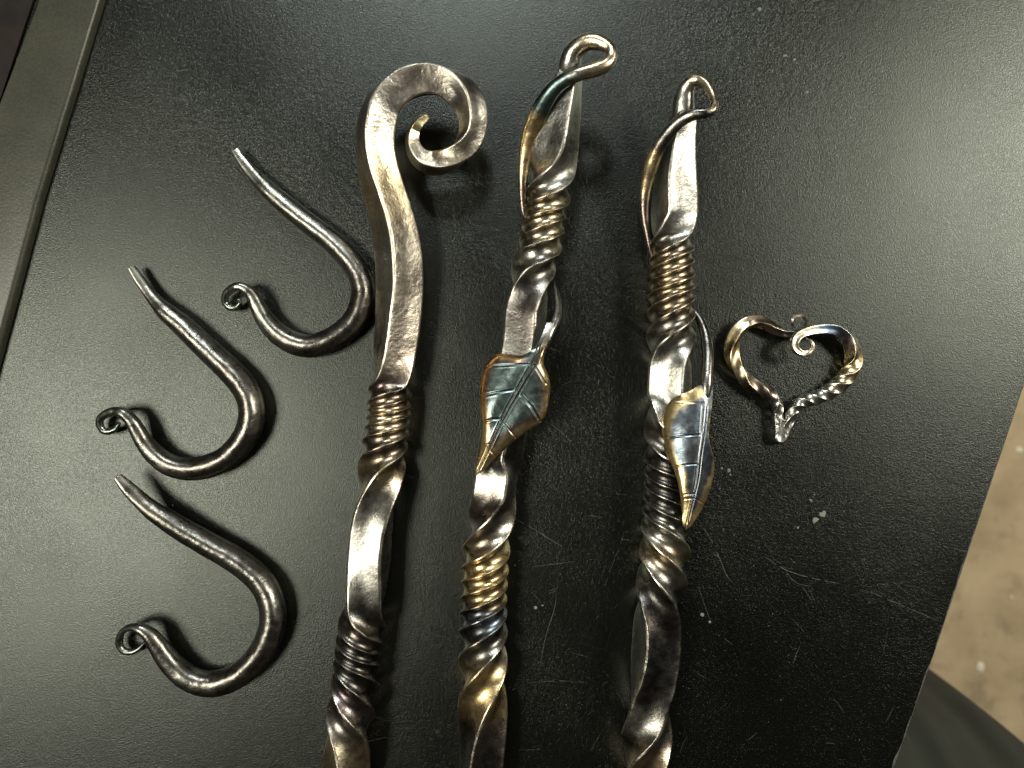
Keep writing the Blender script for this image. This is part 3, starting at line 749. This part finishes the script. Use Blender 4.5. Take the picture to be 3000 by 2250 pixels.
# ---------------------------------------------------------------- poker with the narrow leaf
def poker_narrow_leaf():
    t = thing("fire_poker", "rightmost twisted iron poker with a narrow eye and a folded blue and gold leaf", "fire poker", W(1955, 1300, 0), "twisted iron pokers")
    bar = [(2001, 326, 19.6, 30, -10), (1999, 348, 19.4, 41, -10), (1995, 380, 19, 44, -12), (1989, 420, 18, 49, -18), (1983, 470, 17, 56, -16), (1979, 520, 16, 62, -17), (1977, 570, 15, 66, -14), (1975, 620, 14, 68, -11),
           (1971, 670, 13, 68), (1968, 722, 12.5, 65), (1969, 795, 12, 67), (1967, 867, 11.5, 68), (1967, 939, 11, 70), (1965, 1012, 10.8, 71), (1964, 1075, 10.7, 71), (1962, 1131, 10.6, 71), (1960, 1200, 10.5, 70), (1957, 1274, 10.5, 70), (1957, 1346, 10.5, 70),
           (1957, 1419, 10.5, 70), (1954, 1491, 10.5, 71), (1950, 1563, 10.6, 73), (1948, 1610, 10.6, 74), (1941, 1681, 10.6, 74), (1933, 1750, 10.6, 74), (1926, 1816, 10.6, 73), (1921, 1907, 10.6, 74), (1912, 1997, 10.6, 74), (1901, 2075, 10.6, 74),
           (1896, 2133, 10.6, 74), (1893, 2190, 10.6, 73), (1888, 2250, 10.6, 72), (1874, 2400, 10.6, 72), (1860, 2550, 10.6, 72)]
    ph = [(650, -20), (695, -42), (728, -90), (766, -180), (803, -270), (838, -360), (873, -450), (919, -540), (988, -630), (1030, -668), (1086, -688), (1144, -690), (1212, -662), (1239, -649), (1268, -622), (1340, -540), (1381, -450), (1420, -360), (1456, -270), (1499, -180),
          (1541, -90), (1613, 0), (1703, 90), (1771, 138), (1839, 159), (1907, 161), (1988, 153), (2042, 141), (2088, 132), (2133, 114), (2168, 90), (2223, 60), (2250, 50), (2400, 10), (2550, 0)]
    s = Sweep(bar, phi_y=ph, conc=0.15, rough=0.04, seed=11)
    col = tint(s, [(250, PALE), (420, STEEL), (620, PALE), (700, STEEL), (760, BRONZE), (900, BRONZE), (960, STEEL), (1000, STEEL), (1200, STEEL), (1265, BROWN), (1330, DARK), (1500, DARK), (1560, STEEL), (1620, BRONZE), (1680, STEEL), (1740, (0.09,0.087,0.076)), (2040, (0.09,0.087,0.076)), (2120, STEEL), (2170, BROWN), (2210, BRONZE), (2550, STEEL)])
    split_poker(t, s, col, [690, 1010, 1275, 1690])
    rod = [z6(402, 350, 19.3, 130), z6(404, 300, 20, 130), z6(407, 250, 21, 122), z6(414, 205, 22, 108), z6(430, 163, 23.5, 90), z6(460, 133, 25, 76), z6(497, 130, 26.5, 62), z6(533, 152, 28, 56), z6(560, 192, 29.5, 52), z6(579, 237, 31, 48), z6(584, 280, 32.5, 50),
           z6(569, 308, 33, 54), z6(535, 321, 33, 60), z6(470, 330, 32, 66), z6(405, 357, 30, 72), z6(344, 408, 28, 76), z6(291, 472, 25.5, 80), z6(250, 542, 23, 84), z6(220, 620, 20.5, 84), z6(198, 700, 18, 74), z6(181, 780, 16, 62),
           z6(174, 860, 14.5, 54), z6(178, 940, 13.5, 46), z6(193, 1030, 12.8, 36), z6(207, 1110, 12.2, 24), z6(222, 1180, 11, 18)]
    r = Sweep(rod, kind='round', rough=0.08, seed=18, flat=[(0, 1, 1), (0.5, 1, 1), (0.75, 1, .8), (1, 1, 1)])
    rc = tint(r, [(0, STEEL), (0.1, PALE), (0.16, BRASS), (0.28, BRASS), (0.34, DARK), (0.44, STEEL), (0.52, DARK), (0.57, BROWN), (0.60, (0.92, 0.72, 0.40)), (0.73, (0.85, 0.66, 0.38)), (0.78, BROWN), (1, BROWN)], y=False, pw=0.2)
    r.part("eye", M_poker, t, 0, r.n - 1, rc, cap0=True, cap1=True)
    v = [(2018, 885, 8, 6), (2030, 908, 9, 9), (2049, 936, 10.5, 12), (2062, 966, 12.5, 14), (2070, 1000, 14.5, 16), (2073, 1040, 17, 17), (2072, 1080, 19, 17), (2070, 1120, 20.5, 17), (2068, 1152, 21, 14), (2066, 1180, 20.5, 9)]
    vs = Sweep(v, kind='round', rough=0.05, seed=23)
    vc = tint(vs, [(0, DARK), (0.5, DARK), (1, STEEL)], y=False, pw=0.2)
    vs.part("tendril", M_poker, t, 0, vs.n - 1, vc, cap0=True, cap1=True)
    mid = z7([(705, 395), (700, 480), (695, 560), (688, 640), (682, 720), (664, 850), (648, 1000), (622, 1120), (596, 1230), (576, 1330)])
    left = z7([(662, 395), (605, 428), (535, 458), (482, 488), (443, 540), (422, 600), (416, 680), (430, 755), (450, 850), (488, 925), (514, 1000), (530, 1080), (544, 1160), (551, 1240), (560, 1305), (576, 1330)])
    right = z7([(748, 395), (747, 450), (742, 530), (730, 620), (722, 700), (728, 770), (745, 825), (758, 890), (756, 960), (733, 1060), (692, 1170), (642, 1255), (602, 1310), (576, 1330)])
    V = [(z7([(690, 507), (600, 508), (480, 505)]), 2.2, .22), (z7([(662, 715), (560, 724), (418, 738)]), 2.8, .45), (z7([(650, 905), (580, 910), (485, 925)]), 2.8, .45), (z7([(628, 1098), (563, 1104)]), 2.6, .4), (z7([(628, 1128), (566, 1132)]), 2.6, .4),
         (z7([(640, 1130), (668, 1150), (700, 1165)]), 3, .4)]
    def height(v, u, dm, de, X, Y):
        base = pchip([0, .1, .35, .75, 1], [22.0, 23.0, 25.0, 24.0, 22.0], v.ravel()).reshape(v.shape)
        # left half rolls over the bar, right half folds steeply down
        z = base - np.where(u < 0, 0.00052 * np.clip(dm - 18, 0, None) ** 2, 0.055 * dm + 0.0009 * dm ** 2)
        z -= 1.6 * np.exp(-(de / 8.0)) * np.where(u < 0, 1, 0) * sm(v, .1, .2) * (1 - sm(v, .8, 1))
        z += .35 * np.sin(v * 19) * (1 - np.exp(-dm / 30))
        return z * MM
    def tf(v, u, dl, dr, dm, X, Y, nz_):
        wl = 34 + 200 * nz_ - 12 * sm(v, .25, .4) + 4 * sm(v, .45, .6)
        wr = 1 + 17 * sm(v, .45, .7) + 90 * nz_
        c = np.ones(X.shape + (3,)) * np.array((0.19, 0.225, 0.25))
        c = mixc(c, np.array((0.28, 0.31, 0.32)), np.clip(nz_ * 11 + .2, 0, 1))
        kl = 1 - sm(dl, wl - 5, wl + 7); kr = 1 - sm(dr, wr - 4, wr + 4)
        edge = np.ones_like(c) * np.array((0.90, 0.70, 0.36))
        k = np.where(u < 0, kl, kr) * sm(v, .0, .05)
        k = np.maximum(k, sm(v, .86, .9) * np.where(u < 0, 1, .8))
        c = mixc(c, edge, k)
        c = mixc(c, np.array((0.22, 0.2, 0.19)), np.exp(-((dm - 2) / 4.0) ** 2) * .6)
        return c
    rib = [(lambda v: 6.0 * (1 - v) + 2.0, 2.4, .45)]
    leaf(t, mid, left, right, V, height, tf, rib)
poker_narrow_leaf()

# ---------------------------------------------------------------- hooks
def hook(label, zoom, off, pts, seed, curl_from, point_to, loc):
    t = thing("wall_hook", label, "hook", loc, "dark forged hooks")
    P = [(off[0] + x / zoom, off[1] + y / zoom, h, w_ * 1.045 / zoom / 2, ph) for x, y, w_, h, ph in pts]
    s = Sweep(P, kind='round', rough=0.13, seed=seed, step=0.3,
              flat=[(0, 1.0, .5), (0.05, 1.0, .6), (0.13, 1, 1), (0.80, 1, 1), (0.90, 1, 1.0), (0.95, 1, 1.5), (1, 1, 1.7)])
    c = tint(s, [(0, (0.30, 0.29, 0.24)), (0.12, (0.19, 0.185, 0.155)), (0.3, (0.19, 0.18, 0.155)), (0.6, (0.18, 0.165, 0.14)), (0.85, (0.21, 0.205, 0.175)), (1, (0.26, 0.29, 0.25))], y=False, patch=(0.12, 0.095, 0.075), pw=.6, ps=45)
    nearest = lambda x, y: int(np.argmin((s.px - (off[0] + x / zoom)) ** 2 + (s.py - (off[1] + y / zoom)) ** 2))
    i1 = nearest(*point_to); i2 = nearest(*curl_from)
    s.part("point", M_hook, t, 0, i1, c, cap0=True)
    s.part("shank", M_hook, t, i1, i2, c)
    s.part("curl", M_hook, t, i2, s.n - 1, c, cap1=True)
hook("dark iron hook touching the scroll poker, highest of the three", 2.37, (630, 400),
     [(140, 95, 62, 5, 0), (195, 175, 76, 5, 0), (265, 262, 90, 4.8, 0), (350, 355, 112, 4.6, 10), (450, 445, 126, 4.6, 20), (600, 568, 136, 4.7, 25), (750, 680, 142, 4.8, 30), (860, 775, 150, 5, 30), (945, 870, 152, 5.2, 30), (1005, 965, 156, 5.3, 30),
      (1030, 1060, 158, 5.4, 30), (1020, 1160, 158, 5.4, 30), (975, 1265, 154, 5.4, 30), (890, 1355, 150, 5.4, 30), (780, 1420, 150, 5.4, 30), (655, 1455, 150, 5.4, 30), (540, 1430, 145, 5.4, 30), (440, 1370, 138, 5.6, 30), (352, 1275, 122, 6, 30), (298, 1180, 104, 7, 20),
      (260, 1105, 86, 8, 10), (215, 1060, 74, 9, 0), (160, 1042, 60, 9.5, 0), (108, 1064, 54, 8, 0), (73, 1104, 50, 6, 0), (73, 1154, 48, 4.6, 0), (105, 1186, 46, 4.2, 0), (148, 1184, 42, 4.3, 0), (170, 1154, 33, 5, 0), (160, 1126, 24, 6, 0)], 31, (260, 1105), (350, 355), W(1000, 800, 0))
hook("dark iron hook in the middle of the left side, its curl nearest the left edge", 2.37, (260, 750),
     [(297, 80, 54, 6, 0), (342, 150, 68, 5.6, 0), (400, 232, 74, 5.2, 0), (465, 315, 92, 5, 0), (540, 392, 122, 4.8, 10), (650, 482, 140, 4.8, 20), (760, 588, 150, 4.9, 25), (870, 690, 156, 5, 30), (975, 790, 162, 5.2, 30), (1060, 885, 166, 5.5, 30),
      (1118, 990, 166, 6, 30), (1132, 1100, 166, 6.3, 30), (1105, 1215, 162, 6.3, 30), (1035, 1325, 156, 6, 30), (930, 1415, 152, 5.8, 30), (805, 1466, 150, 5.6, 30), (680, 1478, 146, 5.6, 30), (560, 1448, 140, 5.8, 30), (462, 1380, 126, 6.2, 30), (385, 1290, 112, 7, 20),
      (335, 1205, 98, 8, 10), (290, 1135, 84, 9, 0), (238, 1092, 76, 9.6, 0), (180, 1078, 58, 9, 0), (118, 1098, 56, 7.5, 0), (78, 1134, 50, 6, 0), (79, 1180, 48, 5, 0), (106, 1214, 46, 4.4, 0), (150, 1217, 43, 4.2, 0), (190, 1195, 36, 4.6, 0), (208, 1166, 26, 5.4, 0)], 37, (335, 1205), (540, 392), W(700, 1150, 0))
hook("dark iron hook with the raised blunt tip, lowest of the three", 2.2117, (300, 1350),
     [(100, 105, 54, 12, 0), (168, 178, 84, 11, 0), (240, 248, 98, 10, 0), (320, 318, 112, 9, 5), (430, 390, 130, 8, 15), (560, 470, 140, 7, 20), (700, 550, 146, 6.4, 25), (830, 622, 150, 6, 30), (945, 702, 152, 5.8, 30), (1035, 790, 156, 5.8, 30),
      (1090, 900, 158, 6, 30), (1105, 1015, 158, 6.2, 30), (1080, 1135, 156, 6.2, 30), (1020, 1250, 154, 6, 30), (930, 1350, 152, 5.8, 30), (820, 1420, 150, 5.6, 30), (700, 1445, 150, 5.6, 30), (590, 1422, 146, 5.8, 30), (492, 1358, 136, 6.2, 30), (412, 1270, 124, 7, 20),
      (352, 1185, 110, 8, 10), (300, 1122, 90, 9, 0), (242, 1088, 66, 9.6, 0), (182, 1080, 46, 9, 0), (132, 1105, 38, 7.5, 0), (112, 1150, 46, 6, 0), (113, 1198, 44, 5, 0), (145, 1234, 42, 4.6, 0), (192, 1238, 38, 4.5, 0), (238, 1216, 30, 4.8, 0), (268, 1186, 22, 5.2, 0)], 41, (352, 1185), (430, 390), W(750, 1700, 0))

# ---------------------------------------------------------------- heart
def heart():
    t = thing("heart_ornament", "small twisted square-bar iron heart with curled ends lying right of the pokers", "ornament", W(2320, 1100, 0))
    def zh(x, y, w_, h, ph): return (2080 + x / 3.606, 880 + y / 3.606, h, w_ * 1.15 / 3.606 / 2, ph)
    Lp = [zh(880, 284, 20, 10, 45), zh(865, 235, 27, 11, 45), zh(882, 184, 30, 11.5, 45), zh(935, 159, 31, 11.5, 45), zh(986, 175, 32, 11, 45), zh(1011, 222, 34, 9.5, 45), zh(1002, 282, 38, 7.5, 45), zh(960, 330, 40, 5.5, 45), zh(885, 356, 66, 4.2, 45),
          zh(792, 345, 88, 4, 30), zh(700, 310, 100, 4, 20), zh(600, 256, 112, 4, 10), zh(500, 224, 120, 4, -10), zh(400, 242, 132, 4, -30), zh(316, 304, 140, 4, -28), zh(252, 410, 142, 4, -22), zh(228, 540, 142, 4, 0), zh(254, 655, 138, 4, 25),
          zh(330, 775, 132, 4, 55), zh(410, 868, 130, 4, 95), zh(515, 925, 130, 4, 130), zh(615, 985, 126, 4, 175), zh(684, 1062, 118, 3.8, 230), zh(718, 1150, 104, 3.6, 290), zh(728, 1240, 96, 3.4, 330), zh(738, 1330, 92, 3.3, 350)]
    Lp = Lp[::-1]
    s = Sweep(Lp, conc=0.2, rough=0.06, seed=51, step=0.14)
    keys = [(0, PALE), (0.10, STEEL), (0.22, (0.26, 0.18, 0.13)), (0.30, BRASS), (0.44, GOLD), (0.56, BRASS), (0.66, (0.36, 0.23, 0.16)), (0.76, PURPLE), (0.82, (0.3, 0.34, 0.36)), (0.9, BRASS), (1, PALE)]
    c = tint(s, keys, y=False, ps=120, pw=.35, edge=(0.9, 0.82, 0.66), hollow=.12)
    i = int(s.n * 0.83)
    s.part("strand", M_heart, t, 0, i, c, cap0=True); s.part("hanging_ring", M_heart, t, i, s.n - 1, c, cap1=True)
    Rp = [zh(795, 1380, 90, 3.3, 40), zh(822, 1300, 100, 3.3, 20), zh(852, 1225, 108, 3.5, -10), zh(890, 1145, 116, 3.8, -70), zh(945, 1088, 124, 4, -130), zh(1020, 1055, 130, 4, -190), zh(1110, 1030, 140, 4, -260), zh(1200, 996, 150, 4, -330), zh(1290, 945, 160, 4.2, -400),
          zh(1380, 878, 166, 4.3, -470), zh(1450, 800, 168, 4.3, -540), zh(1498, 718, 164, 4.3, -590), zh(1518, 632, 160, 4.3, -628), zh(1510, 545, 156, 4.4, -648), zh(1476, 455, 150, 4.8, -662), zh(1415, 372, 140, 5.4, -675), zh(1340, 318, 128, 6.2, -675), zh(1250, 302, 118, 7, -675),
          zh(1150, 306, 112, 7.8, -675), zh(1050, 322, 106, 8.6, -672), zh(968, 352, 100, 9.2, -668), zh(908, 402, 95, 9.6, -660), zh(888, 462, 88, 10, -652), zh(908, 520, 80, 10, -652), zh(962, 556, 66, 10, -660), zh(1030, 556, 54, 10, -668), zh(1078, 518, 46, 10, -675), zh(1088, 464, 38, 10, -675),
          zh(1062, 424, 28, 10, -675), zh(1022, 406, 16, 10, -675)]
    s = Sweep(Rp, conc=0.2, rough=0.06, seed=57, step=0.14)
    keys = [(0, PALE), (0.12, PALE), (0.24, PALE), (0.34, BRASS), (0.44, GOLD), (0.50, BRONZE), (0.56, PURPLE), (0.60, (0.24, 0.25, 0.30)), (0.66, (0.13, 0.19, 0.26)), (0.70, (0.20, 0.28, 0.31)), (0.725, BRASS), (0.8, STEEL), (0.88, BRASS), (1, BRASS)]
    c = tint(s, keys, y=False, ps=120, pw=.3, edge=(0.9, 0.82, 0.66), hollow=.12)
    i = int(s.n * 0.80)
    s.part("strand", M_heart, t, 0, i, c, cap0=True); s.part("curl", M_heart, t, i, s.n - 1, c, cap1=True)
    # forged welded point
    out = [(682, 1195), (690, 1330), (694, 1400), (688, 1460), (712, 1500), (745, 1512), (790, 1500), (822, 1450), (842, 1390), (862, 1300), (880, 1225), (830, 1205), (800, 1262), (772, 1250), (752, 1200), (712, 1190)]
    P = np.array(resample(out + [out[0]], 90))[:-1]
    cx, cy = P.mean(0); V = []; col = []
    rows = [(1.0, .3), (1.02, 2.2), (1.0, 3.9), (.965, 4.9), (.90, 5.0), (.80, 4.75), (.5, 4.7)]
    for k, h in rows:
        for p in P:
            x = 770 + (p[0] - 770) * k if k < .9 else cx + (p[0] - cx) * k; y = cy + (p[1] - cy) * k
            a = zh(x, y, 1, 1, 0); hh = h + .15 * noise.noise(Vector((x * .03, y * .03, 1)))
            V.append(W(a[0], a[1], hh * MM)); b_ = .62 if .88 < k < .99 and h > 4 else .34
            g = 1 + .25 * noise.noise(Vector((x * .05, y * .05, 4)))
            col.append((b_ * g, b_ * .96 * g, b_ * .88 * g))
    n = len(P); Fc = []
    for r in range(len(rows) - 1):
        for j in range(n):
            a = r * n + j; b_ = r * n + (j + 1) % n; Fc.append((b_, a, a + n, b_ + n))
    a = zh(765, cy, 1, 1, 0); V.append(W(a[0], a[1], 4.7 * MM)); col.append((.56, .54, .49))
    k = (len(rows) - 1) * n
    for j in range(n): Fc.append((k + (j + 1) % n, k + j, len(V) - 1))
    o = mesh_obj("point", V, Fc, M_heart, t, cols=np.clip(np.array(col), 0, 1))
    import bmesh
    bm = bmesh.new(); bm.from_mesh(o.data); bmesh.ops.recalc_face_normals(bm, faces=bm.faces); bm.to_mesh(o.data); bm.free()
heart()
